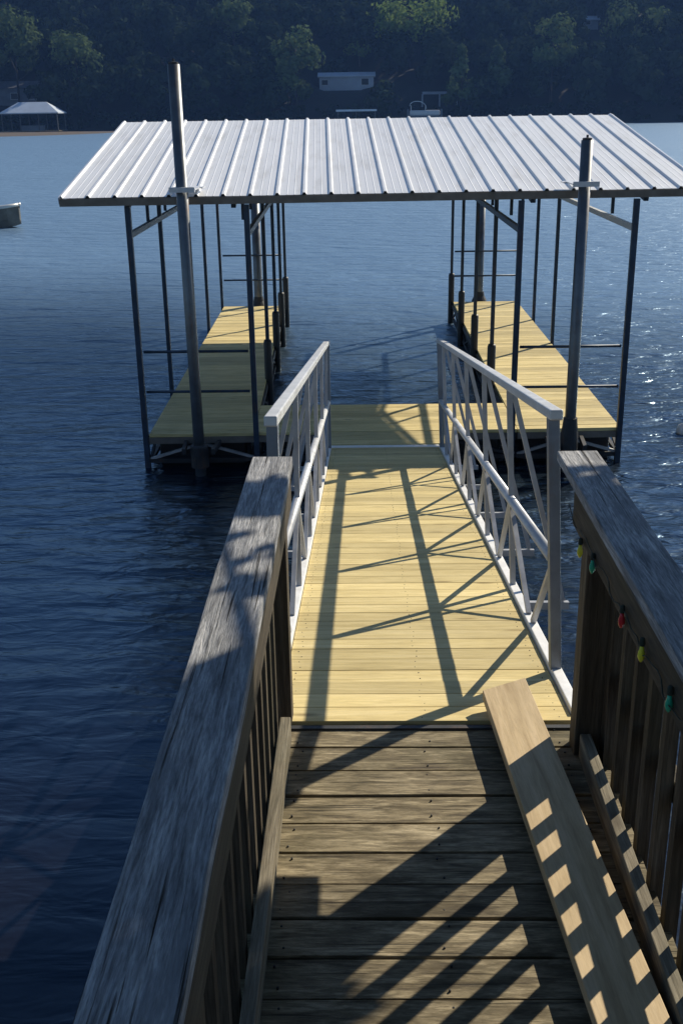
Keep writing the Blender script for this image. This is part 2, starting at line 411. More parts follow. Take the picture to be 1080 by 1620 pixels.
# ------------------------------------------------------------------ string lights
sl = thing('string_lights', 'string of coloured bulbs hanging under the right railing cap', 'string lights', (.69, 3.0, 2.45))
bulbs = [(3.20, 2.447, 'y'), (3.02, 2.47, 'g'), (2.62, 2.485, 'r'), (2.40, 2.50, 'y'), (2.16, 2.50, 'g'), (1.85, 2.46, 'r'), (1.5, 2.47, 'y')]
pts = []
for k in range(60):
    y = 3.48 - k*.04; pts.append((.690+.004*math.sin(k*1.3), y, 2.487+.012*math.sin(k*.9)+.006*math.sin(k*2.3)))
b = MB(); b.tube(pts, .0018, 6); b.build('wire', M_ROPE, sl)
BC = {'y': plain('yellow_bulb', (.75, .70, .05), .25, 0, .1), 'g': plain('green_bulb', (.02, .42, .24), .25, 0, .1), 'r': plain('red_bulb', (.62, .03, .04), .25, 0, .1)}
for y, z, c in bulbs:
    b = MB(); t = random.uniform(-.012, .012)
    # hook shaped lamp: socket plus a teardrop bulb
    b.lathe((.689+t*.3, y, z-.044), [(.002, 0), (.006, .006), (.0095, .016), (.009, .026), (.006, .036), (.005, .046)], 12)
    o = b.build('bulb', BC[c], sl, smooth=True); o['label'] = {'y': 'yellow', 'g': 'green', 'r': 'red'}[c]+' teardrop bulb'
    b = MB(); b.lathe((.689+t*.3, y, z+.002), [(.007, 0), (.008, .004), (.007, .018), (.004, .022)], 10); b.build('socket', M_ROPE, o)

# ------------------------------------------------------------------ gangway
AL = R(8.75); G0 = Vector((0, P_END+.012, 1.612))
E_ = Vector((0, math.cos(AL), -math.sin(AL))); N_ = Vector((0, math.sin(AL), math.cos(AL)))
def g(x, s, n): return G0 + Vector((x, 0, 0)) + E_*s + N_*n
GL = 7.25
gw = thing('gangway', 'aluminium gangway with yellow pine deck and truss handrails sloping to the dock', 'gangway', tuple(G0))
b = MB(); s = .0; w = .1395
while s < GL-.1:
    dz = random.uniform(-.0012, .0012)
    b.bar(g(-.332, s+w/2, -.019+dz), g(.772, s+w/2, -.019+dz), w-random.uniform(.003, .007), .038, N_)
    for sx in (-.29, .22, .73):
        for sy in (.035, .105):
            q = g(sx+random.uniform(-.01, .01), s+sy, 0); b.tube([q-N_*.01, q+N_*.0018], .003, 7, mi=1)
    s += w
b.build('deck', [W_NEW, M_DARK], gw, bevel=.0015)
b = MB(); b.bar(g(-.33, -.028, -.045), g(.77, -.028, -.045), .03, .07, N_); b.build('end_plate', M_DARK, gw)
b = MB(); b.bar(g(-.36, GL+.22, -.03), g(.80, GL+.22, -.03), .42, .01, N_ + Vector((0, .05, 0))); b.build('landing_flap', M_CHORD, gw)
NODES = [.40, 1.83, 3.03, 4.23, 5.43, 6.50]; END = 7.08; HT, HM = 1.095, .49
for side, cx in ((-1, -.358), (1, .799)):
    if side > 0: NODES[0] = .52
    tx = cx if side < 0 else cx-.040
    mx_ = cx if side < 0 else cx-.022
    b = MB(); b.bar(g(cx, .05, -.035), g(cx, GL, -.035), .045, .12, N_); b.build('bottom_chord', M_CHORD, gw, bevel=.004)
    b = MB(); b.bar(g(tx, NODES[0]-.08, HT), g(tx, END+.03, HT), .052, .042, N_); b.build('top_rail', M_RAILTOP, gw, bevel=.006)
    b = MB(); b.tube([g(mx_, NODES[0]+.03, HM), g(mx_, END-.03, HM)], .025, 12); b.build('mid_rail', M_RAILTOP, gw, smooth=True)
    for s in [NODES[0], END]:
        b = MB(); b.bar(g(cx-.004*side, s, .02), g(tx, s, HT-.02), .045, .055, E_); b.build('end_post', M_ENDPOST, gw, bevel=.003)
    for s in NODES[1:]:
        b = MB(); b.bar(g(cx-.002*side, s, .02), g(tx, s, HT-.02), .028, .030, E_); b.build('upright', M_ALU, gw)
        for d in (-.56, .60):
            b = MB(); b.bar(g(mx_, s+math.copysign(.012, d), HM-.018), g(cx, s+d, .028), .022, .024, (1, 0, 0)); b.build('diagonal_brace', M_ALU, gw)
        b = MB(); b.bar(g(tx+side*.02, s, HT-.03), g(cx+side*.27, s, -.07), .026, .02, E_); b.build('kicker_brace', M_ALU, gw)
    # first panel brace
    b = MB(); b.bar(g(mx_, NODES[0]+.02, HM-.03), g(cx, NODES[0]+.62, .028), .022, .024, (1, 0, 0)); b.build('diagonal_brace', M_ALU, gw)
for s in NODES[1:]:
    b = MB(); b.bar(g(-.66, s, -.095), g(1.10, s, -.095), .04, .04, N_); b.build('cross_beam', M_ALU, gw)

# ------------------------------------------------------------------ boat dock
ZD = .40
dock = thing('boat_dock', 'floating boat dock with two pine deck fingers under a white ribbed metal roof', 'boat dock', (.2, 11.6, 0))
def lerp(a, b, t): return Vector(a)*(1-t)+Vector(b)*t
LF = [(-2.415, 11.63), (-1.24, 11.66), (-1.485, 20.22), (-2.60, 20.22)]
RF = [(1.73, 11.70), (2.885, 11.74), (2.90, 20.46), (1.705, 20.44)]
def boards(quad, z, w=.1395, name='deck_finger', lab=None):
    A, B_, C, D = [Vector((*q, z-.019)) for q in quad]
    L = (D-A).length; n_ = int(L/w); b = MB()
    for i in range(n_):
        t = (i+.5)/n_; p = lerp(A, D, t); q = lerp(B_, C, t); dz = Vector((0, 0, random.uniform(-.0015, .0015)))
        b.bar(p+dz, q+dz, L/n_-.0045, .038)
    o = b.build(name, W_NEW, dock, bevel=.002)
    if lab: o['label'] = lab
    return o
boards(LF, ZD, lab='left deck finger mostly in the roof shadow')
boards(RF, ZD, lab='sunlit right deck finger')
boards([(-1.235, 11.67), (1.725, 11.70), (1.715, 12.86), (-1.265, 12.86)], ZD-.0, name='cross_deck')
boards([(-.55, 11.16), (1.02, 11.17), (1.02, 11.665), (-.55, 11.655)], ZD-.0, name='landing_deck')
# steel frame below the decks
def frame_under(quad):
    A, B_, C, D = [Vector((*q, 0)) for q in quad]
    for p, q in ((A, B_), (D, C), (A, D), (B_, C)):
        b = MB(); b.bar(p+Vector((0, 0, ZD-.075)), q+Vector((0, 0, ZD-.075)), .05, .068); b.build('frame_beam', M_FASC if p is A and q is B_ else M_DARK, dock)
    for p, q in ((A, B_), (A, D), (B_, C)):
        b = MB(); b.bar(p+Vector((0, 0, ZD-.31)), q+Vector((0, 0, ZD-.31)), .045, .045); b.build('frame_beam', M_DARK, dock)
        n_ = max(1, int((q-p).length/1.1)); 
        for i in range(n_):
            u, v = lerp(p, q, i/n_), lerp(p, q, (i+1)/n_); m_ = (u+v)/2
            for e0, e1 in ((u, m_), (m_, v)):
                z0, z1 = ((ZD-.29, ZD-.115) if e0 is u else (ZD-.115, ZD-.29))
                b = MB(); b.bar(e0+Vector((0, 0, z0)), e1+Vector((0, 0, z1)), .03, .03); b.build('frame_strut', M_LIGHTST if n_ == 1 else M_DARK, dock)
frame_under(LF); frame_under(RF); frame_under([(-1.2, 11.67), (1.69, 11.70), (1.69, 12.83), (-1.2, 12.83)])
def float_box(x0, x1, y0, y1):
    b = MB(); n_ = 5
    b.box(x0, x1, y0, y1, -.30, .27, 'y')
    for k in range(1, n_): yy = y0+(y1-y0)*k/n_; b.box(x0-.012, x1+.012, yy-.03, yy+.03, -.3, .255, 'x')
    b.build('float', M_BLACK, dock, bevel=.03)
for y in (11.80, 13.9, 16.0, 18.1):
    dx = (y-11.7)*-.02
    float_box(-2.34+dx, -1.34+dx*1.3, y, y+1.85); float_box(1.80, 2.80, y+.05, y+1.9)
float_box(-1.0, .2, 11.8, 12.7); float_box(.45, 1.55, 11.8, 12.7)
# posts
def xline(a, b_, y): t = (y-11.65)/(20.3-11.65); return a+(b_-a)*t
ZP = 2.88; ZB = 2.60
post_sets = [(-2.425, -2.60, [11.66, 13.7, 18.0, 20.25], 'o'), (-1.245, -1.47, [11.66, 14.3, 16.5, 18.4, 20.25], 'i'),
             (1.70, 1.70, [11.69, 13.85, 16.05, 18.3, 20.45], 'i'), (2.835, 2.90, [11.72, 16.5, 18.5, 20.45], 'o')]
for li, (xa, xb, ys, kind) in enumerate(post_sets):
    s_ = -1 if (li in (0,)) else (1 if li in (1,) else (-1 if li == 2 else 1))
    for k, y in enumerate(ys):
        x = xline(xa, xb, y)+s_*.035; r = .058 if k == 0 else .048
        top = ZP if k == 0 else (2.545 if y > 20 else 2.95)
        b = MB(); b.box(x-r/2, x+r/2, y-r/2, y+r/2, -.02 if kind == 'o' else -.35, top, 'z'); po = b.build('post', M_POST, dock)
        if kind == 'i' and k > 0:
            b = MB(); b.lathe((x, y, 0), [(.052, -.25), (.055, -.24), (.055, .90), (.045, .93)], 14); b.build('bumper_sleeve', M_BLACK, po, smooth=True)
    b = MB(); off = s_*.035
    b.bar((xline(xa, xb, ys[0])+off, ys[0]+.03, ZB-.02), (xline(xa, xb, ys[-1])+off, ys[-1]+.1, ZB-.02), .045, .06)
    b.build('side_beam', M_BEAMW if li == 3 else M_POST, dock)  # right outer beam lighter, sunlight on it put into the colour
for (xa, xb, y) in ((-2.46, -1.21, 11.66), (1.665, 2.87, 11.71), (-2.63, -1.44, 20.25), (1.665, 2.93, 20.45)):
    for z in (ZD+.48, ZD+.93):
        b = MB(); b.tube([(xa+.05, y, z), (xb-.05, y, z)], .016, 8); b.build('crossbar', M_POST, dock, smooth=True)
# roof
PSI = R(2.0); rf = Vector((-math.sin(PSI), math.cos(PSI), 0)); rr = Vector((math.cos(PSI), math.sin(PSI), 0))
EL = Vector((-3.13, 11.55, 2.974)); RW = 6.75; LFR, HR = 4.24, .718; LBK = 3.55
def roof_pt(u, v, dz=0):   # u across, v in -1..1 : eave front 0 -> ridge 1 -> back 2
    p = EL + rr*u
    if v <= 1: p = p + rf*(LFR*v) + Vector((0, 0, HR*v))
    else: p = p + rf*(LFR+LBK*(v-1)) + Vector((0, 0, HR - HR*.9*(v-1)))
    return p + Vector((0, 0, dz))
NR = 24; pw = RW/NR; prof = []
for i in range(NR+1):
    c = i*pw
    if i > 0: prof += [(c-.026, 0), (c-.012, .022)]
    else: prof += [(c, .022)]
    if i < NR: prof += [(c+.012, .022), (c+.026, 0), (c+.028+(pw-.056)*.33-.008, 0), (c+.028+(pw-.056)*.33, .0028), (c+.028+(pw-.056)*.33+.008, 0), (c+.028+(pw-.056)*.67-.008, 0), (c+.028+(pw-.056)*.67, .0028), (c+.028+(pw-.056)*.67+.008, 0)]
    else: prof += [(c, .022)]
def sheet(v0, v1):
    b = MB(); vs = []; m = len(prof); K = 4
    for k in range(K+1):
        v = v0+(v1-v0)*k/K
        for u, dz in prof: vs.append(roof_pt(u, v, dz+.004*noise.noise(Vector((u*.8, v*3, 0)))))
    fs = [(k*m+i, k*m+i+1, (k+1)*m+i+1, (k+1)*m+i) for k in range(K) for i in range(m-1)]
    b.add(vs, fs)
    return b
roof = sheet(0, 1).build('roof', M_ROOF, dock); so = roof.modifiers.new('t', 'SOLIDIFY'); so.thickness = .004; so.offset = -1
back = sheet(1.0006, 2).build('rear_roof_slope', M_ROOF, roof); so = back.modifiers.new('t', 'SOLIDIFY'); so.thickness = .004; so.offset = -1
b = MB(); b.bar(roof_pt(-.01, 0, -.045)+rf*-.012, roof_pt(RW+.01, 0, -.045)+rf*-.012, .02, .075); b.build('eave_trim', M_FASC, roof)
b = MB(); b.bar(roof_pt(-.01, 2, -.045), roof_pt(RW+.01, 2, -.045), .02, .075); b.build('eave_trim', M_FASC, roof)
for u in (-.012, RW+.012):
    b = MB(); b.bar(roof_pt(u, 0, -.025), roof_pt(u, 1, -.025), .02, .07); b.build('gable_trim', M_BEAMW, roof)
    b = MB(); b.bar(roof_pt(u, 1, -.025), roof_pt(u, 2, -.025), .02, .07); b.build('gable_trim', M_BEAMW, roof)
for v in (.04, .28, .52, .76, .97, 1.25, 1.5, 1.75, 1.97):
    b = MB(); b.bar(roof_pt(.03, v, -.05), roof_pt(RW-.03, v, -.05), .05, .06); b.build('purlin', M_POST, roof)
for u in (.66, 1.78, 4.95, 6.15):
    b = MB(); b.bar(roof_pt(u, .03, -.12), roof_pt(u, .99, -.12), .05, .07); b.bar(roof_pt(u, 1.01, -.12), roof_pt(u, 1.97, -.12), .05, .07); b.build('rafter', M_POST, roof)
    for v in (.35, .7, 1.0, 1.4):
        b = MB(); p = roof_pt(u, v, -.16); b.bar(p, (p.x, p.y, 2.60), .035, .035, (0, 1, 0)); b.build('rafter_prop', M_POST, roof)
# ------------------------------------------------------------------ piles
def pile(x, y, ztop, r, label, flare=None, lean=(0, 0), zb=None):
    t = thing('steel_pile', label, 'pile', (x, y, 0), 'steel piles holding the boat dock')
    b = MB(); b.tube([(x-lean[0]*1.5, y, -1.5), (x+lean[0]*ztop, y+lean[1]*ztop, ztop)], r, 20); b.build('pipe', M_PILE, t, smooth=True)
    b = MB(); b.lathe((x+lean[0]*ztop, y, ztop), [(r*.80, 0), (r*.80, .02), (.012, .025), (.012, .05)], 16); b.build('cap', M_DARK, t)
    return t
pile(-1.815, 11.36, 4.235, .061, 'tall grey steel pile at the front of the left deck finger', lean=(-.004, 0))
pile(2.245, 11.36, 3.475, .060, 'grey steel pile at the front of the right deck finger')
pile(-1.955, 20.35, 2.62, .08, 'steel pile behind the far end of the left deck finger')
pile(2.21, 20.62, 2.62, .07, 'steel pile behind the far end of the right deck finger')
for x, y in ((-1.815, 11.36), (2.245, 11.36)):
    zb = roof_pt(0, 0).z + .09
    b = MB()
    b.box(x-.13, x-.072, y-.09, y+.44, zb-.012, zb+.0, 'y'); b.box(x+.072, x+.13, y-.09, y+.44, zb-.012, zb+.0, 'y')
    b.box(x-.13, x+.13, y-.10, y-.068, zb-.03, zb+.02, 'x'); b.box(x-.16, x+.16, y+.28, y+.48, zb-.016, zb-.004, 'x')
    b.build('pile_bracket', M_BEAMW, dock)
    b = MB(); k_ = .0 if x < 0 else 1.0
    b.lathe((x, y, 0), [(.10, .10), (.10, .30), (.098, .34+.06*k_), (.076, .36+.24*k_), (.0762, .37+.25*k_)], 16); b.build('pile_guide', M_DARK, dock)
    for sx in (-.16, .16):
        b = MB(); b.bar((x+sx, y-.1, .30), (x+sx*1.2, 11.66, .30), .04, .06); b.build('guide_arm', M_DARK, dock)
for x, y in ((-1.955, 20.35), (2.21, 20.62)):
    b = MB(); b.lathe((x, y, 0), [(.14, .30), (.14, .40), (.10, .48), (.085, .56)], 16); b.build('pile_guide', M_DARK, dock)

# ------------------------------------------------------------------ motorboat on the left
def boat(name, cx, cy, L, heading, label):
    t = thing(name, label, 'motorboat', (cx, cy, 0))
    hd = Vector((math.cos(heading), math.sin(heading), 0)); sd = Vector((-hd.y, hd.x, 0)); c = Vector((cx, cy, 0))
    st = [(0, .78, .52, -.12), (.25, .82, .54, -.15), (.55, .80, .58, -.15), (.8, .62, .66, -.10), (.93, .34, .74, .05), (1, .06, .80, .30)]
    vs = []; fs = []; gun = []
    for u, hw, top, bot in st:
        p = c + hd*(u-.5)*L
        ring = [(hw, top), (hw*.92, top*.4), (hw*.72, bot*.4), (0, bot), (-hw*.72, bot*.4), (-hw*.92, top*.4), (-hw, top)]
        inner = [(-hw*.88, top), (-hw*.78, .12 if u < .85 else top-.12), (hw*.78, .12 if u < .85 else top-.12), (hw*.88, top)]
        for a, z in ring+inner: vs.append(p + sd*a + Vector((0, 0, z)))
        gun.append((p, hw, top))
    m = 11
    for i in range(len(st)-1):
        for k in range(m): fs.append((i*m+k, i*m+(k+1) % m, (i+1)*m+(k+1) % m, (i+1)*m+k))
    fs.append(tuple(range(m))[::-1]); fs.append(tuple((len(st)-1)*m+k for k in range(m)))
    b = MB(); b.add(vs, fs); b.build('hull', plain('boat_hull', (.13, .125, .11), .5, .2, .3), t)
    b = MB()
    for s_ in (-1, 1): b.tube([p+sd*(hw*.95*s_)+Vector((0, 0, top+.02)) for p, hw, top in gun], .06, 8)
    b.build('gunwale', plain('boat_gunwale', (.55, .55, .52), .4, .2, .1), t, smooth=True)
    for u in (.25, .55):
        b = MB(); p = c+hd*(u-.5)*L; b.bar(p-sd*.62+Vector((0, 0, .38)), p+sd*.62+Vector((0, 0, .38)), .32, .04); b.build('bench', plain('boat_bench', (.30, .28, .22)), t, bevel=.01)
    b = MB(); p = c-hd*(L/2+.12)
    b.bar(p+Vector((0, 0, .55)), p+Vector((0, 0, .98)), .26, .34, hd); b.bar(p+Vector((0, 0, -.4)), p+Vector((0, 0, .55)), .10, .14, hd); b.build('outboard_motor', M_BLACK, t, bevel=.04)
boat('motorboat', -15.05, 41.2, 4.9, R(-8), 'small dark open motorboat with pale gunwale cut by the left edge')
b = MB(); b.lathe((3.96, 12.86, 0), [(.02, -.08), (.09, -.04), (.11, .02), (.09, .09), (.03, .12), (.02, .15)], 16)
tag(b.build('buoy', plain('white_buoy', (.8, .8, .78), .4), smooth=True, at=(3.96, 12.86, 0)), 'tiny white buoy floating at the right edge of the picture', 'buoy')

# ------------------------------------------------------------------ buildings on the far shore
C_WALLB = plain('blue_grey_siding', (.22, .25, .30), .8, 0, .15, .4); C_WIN = plain('dark_window_glass', (.012, .016, .02), .7, 0, .1)
C_ROOFP = plain('pale_metal_roof', (.42, .48, .56), .6, 0, .1, .3); C_TRIM = plain('pale_trim', (.45, .47, .5), .6); C_PST = plain('dark_wood_post', (.06, .065, .07), .8); C_ROOFD = plain('dark_shingles', (.06, .065, .08), .9, 0, .3, 1)
C_WALLD = plain('dark_siding', (.10, .12, .15), .8, 0, .2, .4)
def hip_boathouse(label, x, y, w, d, ze, zr, wall, roofm, walls=False, group=None):
    t = thing('boathouse', label, 'boathouse', (x, y, 0), group)
    b = MB(); o = .5; x0, x1, y0, y1 = x-w/2-o, x+w/2+o, y-o, y+d+o; i = d/2
    vs = [(x0, y0, ze), (x1, y0, ze), (x1, y1, ze), (x0, y1, ze), (x0+i, (y0+y1)/2, zr), (x1-i, (y0+y1)/2, zr)]
    vs += [(a, b_, c-.3) for a, b_, c in vs[:4]]
    b.add(vs, [(0, 1, 5, 4), (1, 2, 5), (2, 3, 4, 5), (3, 0, 4), (0, 6, 7, 1), (1, 7, 8, 2), (2, 8, 9, 3), (3, 9, 6, 0), (9, 8, 7, 6)]); b.build('roof', roofm, t)
    for px in (0, .33, .66, 1):
        for py in (0, 1):
            b = MB(); b.box(x-w/2+px*w-.12, x-w/2+px*w+.12, y+py*d-.12, y+py*d+.12, -.6, ze-.3, 'z'); b.build('post', C_PST, t)
    b = MB(); b.box(x-w/2-.5, x+w/2+.5, y-.8, y+1.0, .35, .6, 'x'); b.box(x-w/2-.5, x-w/2+1, y+1.003, y+d, .35, .6, 'y'); b.box(x+w/2-1, x+w/2+.5, y+1.003, y+d, .35, .6, 'y'); b.build('walkway', W_TOE, t)
    b = MB(); b.box(x-w*.22, x+w*.22, y+2, y+3.0, .5, 2.0, 'x'); b.build('lift_frame', C_WALLD, t)
def house(name, label, x, y, z0, w, d, h, rise, wall, roofm, wins, group=None, ridge='x'):
    t = thing(name, label, 'house', (x, y, z0), group)
    b = MB(); b.box(x-w/2, x+w/2, y, y+d, z0-4, z0+h, 'x')
    b.build('wall', wall, t)
    b = MB(); x0, x1, y0, y1 = x-w/2-.6, x+w/2+.6, y-.6, y+d+.6; zt = z0+h
    vs = [(x0, y0, zt), (x1, y0, zt), (x1, y1, zt), (x0, y1, zt), (x0, (y0+y1)/2, zt+rise), (x1, (y0+y1)/2, zt+rise)]
    vs += [(a, b_, c-.25) for a, b_, c in vs[:4]]
    b.add(vs, [(0, 1, 5, 4), (1, 2, 5), (2, 3, 4, 5), (3, 0, 4), (0, 6, 7, 1), (1, 7, 8, 2), (2, 8, 9, 3), (3, 9, 6, 0), (9, 8, 7, 6)]); b.build('roof', roofm, t)
    for u, v, ww, hh in wins:
        b = MB(); cx = x-w/2+u*w; b.box(cx-ww/2-.12, cx+ww/2+.12, y-.06, y+.05, z0+v-.12, z0+v+hh+.12, 'x'); f = b.build('window', C_TRIM, t)
        b = MB(); b.box(cx-ww/2, cx+ww/2, y-.09, y-.062, z0+v, z0+v+hh, 'x'); b.build('pane', C_WIN, f)
    return t
hip_boathouse('boathouse with pale blue hipped roof on the far shore at the left edge', -98.3, 338, 16.5, 9, 5.6, 8.6, C_WALLD, C_ROOFP)
house('lake_house', 'dim blue grey house above the pale roofed boathouse at far left', -114, 374, hill_z(-114, 374)+1, 20, 9, 4.6, 2.2, C_WALLD, C_ROOFD, [(.2, 1.2, 2.2, 1.8), (.55, 1.2, 2.2, 1.8), (.85, 1.2, 2.2, 1.8)])
house('lake_house', 'pale blue grey lake house with two dark windows above the roof ridge', -4.8, 384, 11.7, 18, 9, 4.0, 1.3, plain('pale_blue_siding', (.30, .345, .42), .8, 0, .1, .4), C_ROOFP, [(.10, 1.3, 2.0, 1.5), (.84, 1.2, 2.3, 1.9)])
house('cabin', 'small pale cabin among trees high on the right slope', 80, 416, hill_z(80, 416)+.5, 7, 6, 2.6, 1.4, C_WALLB, C_ROOFP, [(.5, 1, 1.5, 1.2)])
b = MB(); b.bar((19.5, 368, 9.75), (30.5, 369, 9.75), .5, .8); b.bar((19.5, 368, 4), (19.5, 368, 9.4), .5, .5, (0, 1, 0)); b.bar((30.5, 369, 4), (30.5, 369, 9.4), .5, .5, (0, 1, 0))
b.bar((25, 368.5, 4), (25, 368.5, 9.4), .5, .5, (0, 1, 0))
tag(b.build('deck_rail', C_WALLB, at=(25, 368.5, 5)), 'long low pale terrace rail above the white boat on far shore', 'terrace')
t = thing('boathouse', 'low flat roofed boat shelter below the pale lake house', 'boathouse', (-1, 342, 0))
b = MB(); b.box(-7.5, 4.6, 341, 350, 4.55, 5.1, 'x'); b.build('roof', C_ROOFP, t)
for x in (-7, -1.5, 4.1):
    for y in (341.4, 349.6):
        b = MB(); b.box(x-.12, x+.12, y-.12, y+.12, -.5, 4.54, 'z'); b.build('post', C_PST, t)
b = MB(); b.box(-8, 5, 340.6, 342, .35, .6, 'x'); b.box(-8, -6.5, 342.003, 350, .35, .6, 'y'); b.build('walkway', W_TOE, t)
t = thing('pontoon_boat', 'white boat with a curved pale canopy moored on far shore', 'boat', (19, 344, 0))
b = MB(); 
vs = []; fs = []
for i in range(9):
    a = math.pi*i/8; z = 5.9+1.5*math.sin(a)-.06*i*i*.2; x = 14.5+5.0*(1-math.cos(a))/2
    for y in (343.2, 346.0): vs += [(x, y, z), (x, y, z-.15)]
for i in range(8):
    q = i*4; fs += [(q, q+4, q+6, q+2), (q+1, q+3, q+7, q+5), (q, q+1, q+5, q+4), (q+2, q+6, q+7, q+3)]
fs += [(0, 2, 3, 1), (32, 33, 35, 34)]
b.add(vs, fs); b.build('canopy', plain('white_canvas', (.5, .53, .58), .7), t)
b = MB(); b.box(14.5, 23.5, 343, 346.2, 3.0, 4.6, 'x'); b.build('hull', plain('white_gelcoat', (.36, .39, .43), .3), t, bevel=.4)
for x in (14.9, 19.2):
    for y in (343.4, 345.8):
        b = MB(); b.box(x-.06, x+.06, y-.06, y+.06, 4.4, 6.0, 'z'); b.build('canopy_pole', C_TRIM, t)
b = MB()
for x in (14, 24):
    for y in (342.6, 346.6): b.box(x-.15, x+.15, y-.15, y+.15, -.5, 4.9, 'z')
b.box(14, 24, 342.5, 342.7, 2.6, 2.9, 'x'); b.box(14, 24, 346.5, 346.7, 2.6, 2.9, 'x')
for x in (16, 21.5): b.box(x-.15, x+.15, 342.703, 346.497, 2.7, 2.95, 'y')
tag(b.build('boat_lift', C_WALLD, at=(19, 344, 0)), 'dark boat lift frame holding up the white boat', 'boat lift')

# ------------------------------------------------------------------ trees
def leaf(b, c, sz, tone, flat=.0, out=None):
    n1 = Vector((random.gauss(0, 1), random.gauss(0, 1), random.gauss(0, 1)*(1-flat)+flat*2))
    if out is not None: n1 = n1*.42 + out
    n1.normalize()
    a = n1.orthogonal().normalized(); a.rotate(Matrix.Rotation(random.random()*6.28, 3, n1)); d = n1.cross(a)
    l, w = sz*random.uniform(.7, 1.3)*.5, sz*random.uniform(.45, .75)*.5
    b.add([c-a*l, c+d*w, c+a*l, c-d*w], [(0, 1, 2, 3)], tone=tone)
def crown(b, c, rx, rz, n, sz, lobes=9, tone=(.2, 1), conic=False, ry=None):
    L = []
    for i in range(lobes):
        a = random.random()*6.28; h = random.uniform(-.75, .8)
        k = (1-abs(h))**.5*.62 if not conic else (.8-h)*.45
        L.append((Vector((math.cos(a)*rx*k, math.sin(a)*(ry or rx)*k, h*rz*.85)), random.uniform(.28, .48)*(1 if not conic else (1.1-h*.6)*.8), random.random()))
    for i in range(n):
        o, r, t = random.choice(L)
        d = Vector((random.gauss(0, 1), random.gauss(0, 1), random.gauss(0, 1))).normalized()*(random.random()**.35)*r
        p = c + o + Vector((d.x*rx, d.y*(ry or rx), d.z*rx*.8))
        leaf(b, p, sz, max(0, min(1, tone[0]+(tone[1]-tone[0])*(.8*t+.2*random.random()))), out=(d.normalized()*.8+Vector((o.x/rx, o.y/rx, o.z/rz))*.6))
def far_tree(name, px_x, y, ztop, w, label, mat, crown_h=None, n=1100, conic=False, sz=1.5, grp=None):
    z0 = hill_z(px_x, y)-.3; H = ztop-z0; ch = crown_h or H*.75
    t = thing(name, label, 'tree', (px_x, y, z0), grp)
    b = MB(); b.tube([(px_x, y, z0-1), (px_x+.3, y, z0+H*.4), (px_x+.1, y, ztop-ch*.25)], .45, 8, r2=.08)
    for k in range(6):
        a = random.random()*6.28; z = ztop-ch+ch*k/8; b.tube([(px_x+.2, y, z), (px_x+math.cos(a)*w*.3, y+math.sin(a)*w*.3, z+ch*.18)], .16, 6, r2=.05)
    b.build('trunk', M_BARKD, t)
    b = MB(); crown(b, Vector((px_x, y, ztop-ch/2)), w/2, ch/2, n, sz, 14 if not conic else 18, conic=conic); b.build('crown', mat, t)
G = 'separate trees on the far hillside'
far_tree('broadleaf_tree', -111, 372, 40, 22, 'big round dull green tree in the top left corner', L_TREE, n=2200, grp=G)
far_tree('broadleaf_tree', -90, 366, 32, 20, 'dark green tree above the right end of the left boathouse', L_TREE, n=1600, grp=G)
far_tree('broadleaf_tree', -42, 385, 40, 18, 'grey green crown at the top edge just right of the tall pile', L_TREE, n=1500, crown_h=12, grp=G)
far_tree('tall_tree', -20.5, 362, 32, 19, 'tall green tree left of the pale lake house', L_TREE, n=2600, crown_h=26, grp=G)
far_tree('broadleaf_tree', 17, 396, 40, 32, 'bright lime green crown at the top edge in the middle', L_LIME, n=2600, crown_h=14, grp=G)
far_tree('conifer_tree', 31, 360, 26.5, 12, 'narrow dark green tree right of the white boat', L_TREE, n=1500, crown_h=23, conic=True, grp=G)
far_tree('conifer_tree', 43, 366, 26, 11, 'slim green tree between the narrow one and the leaning crowned one', L_TREE, n=1200, crown_h=18, conic=True, grp=G)
far_tree('broadleaf_tree', 60, 368, 33, 19, 'green tree with a ragged crown on the right half of the far shore', L_TREE, n=2000, crown_h=20, grp=G)
far_tree('broadleaf_tree', 90, 385, 38, 25, 'wide grey green crown at the top right of the far hillside', L_TREE, n=2200, crown_h=16, grp=G)
far_tree('broadleaf_tree', 108, 372, 24, 14, 'low dark tree by the water at the right edge', L_TREE, n=1200, grp=G)
t = thing('bush', 'bright lime green bush just above the pale lake house', 'bush', (0, 402, hill_z(0, 402)), G)
b = MB(); crown(b, Vector((-.5, 398, 24.5)), 6, 2.6, 700, .8, 8, (.6, 1)); b.build('foliage', L_LIME, t)
b = MB(); b.tube([(-.5, 398.5, hill_z(0, 398)-1), (-.5, 398, 24.5)], .3, 6); b.build('stem', M_BARK, t)
# the rest of the wooded slope reads as one dark mass
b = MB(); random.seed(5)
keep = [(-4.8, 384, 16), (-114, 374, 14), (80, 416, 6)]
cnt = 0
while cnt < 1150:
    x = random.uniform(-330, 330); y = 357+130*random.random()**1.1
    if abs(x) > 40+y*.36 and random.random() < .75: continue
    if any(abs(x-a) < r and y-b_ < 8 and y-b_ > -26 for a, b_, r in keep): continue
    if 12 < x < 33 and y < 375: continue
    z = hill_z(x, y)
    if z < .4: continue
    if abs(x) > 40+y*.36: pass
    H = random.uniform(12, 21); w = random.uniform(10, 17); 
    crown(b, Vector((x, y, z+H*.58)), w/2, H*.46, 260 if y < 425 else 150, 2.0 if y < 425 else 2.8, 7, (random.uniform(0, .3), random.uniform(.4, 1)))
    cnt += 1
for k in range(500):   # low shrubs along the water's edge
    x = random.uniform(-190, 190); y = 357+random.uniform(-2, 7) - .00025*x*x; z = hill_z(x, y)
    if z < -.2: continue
    crown(b, Vector((x, y, z+1.2)), random.uniform(1.5, 3.5), random.uniform(1, 2.4), 40, .9, 3, (0, .7))
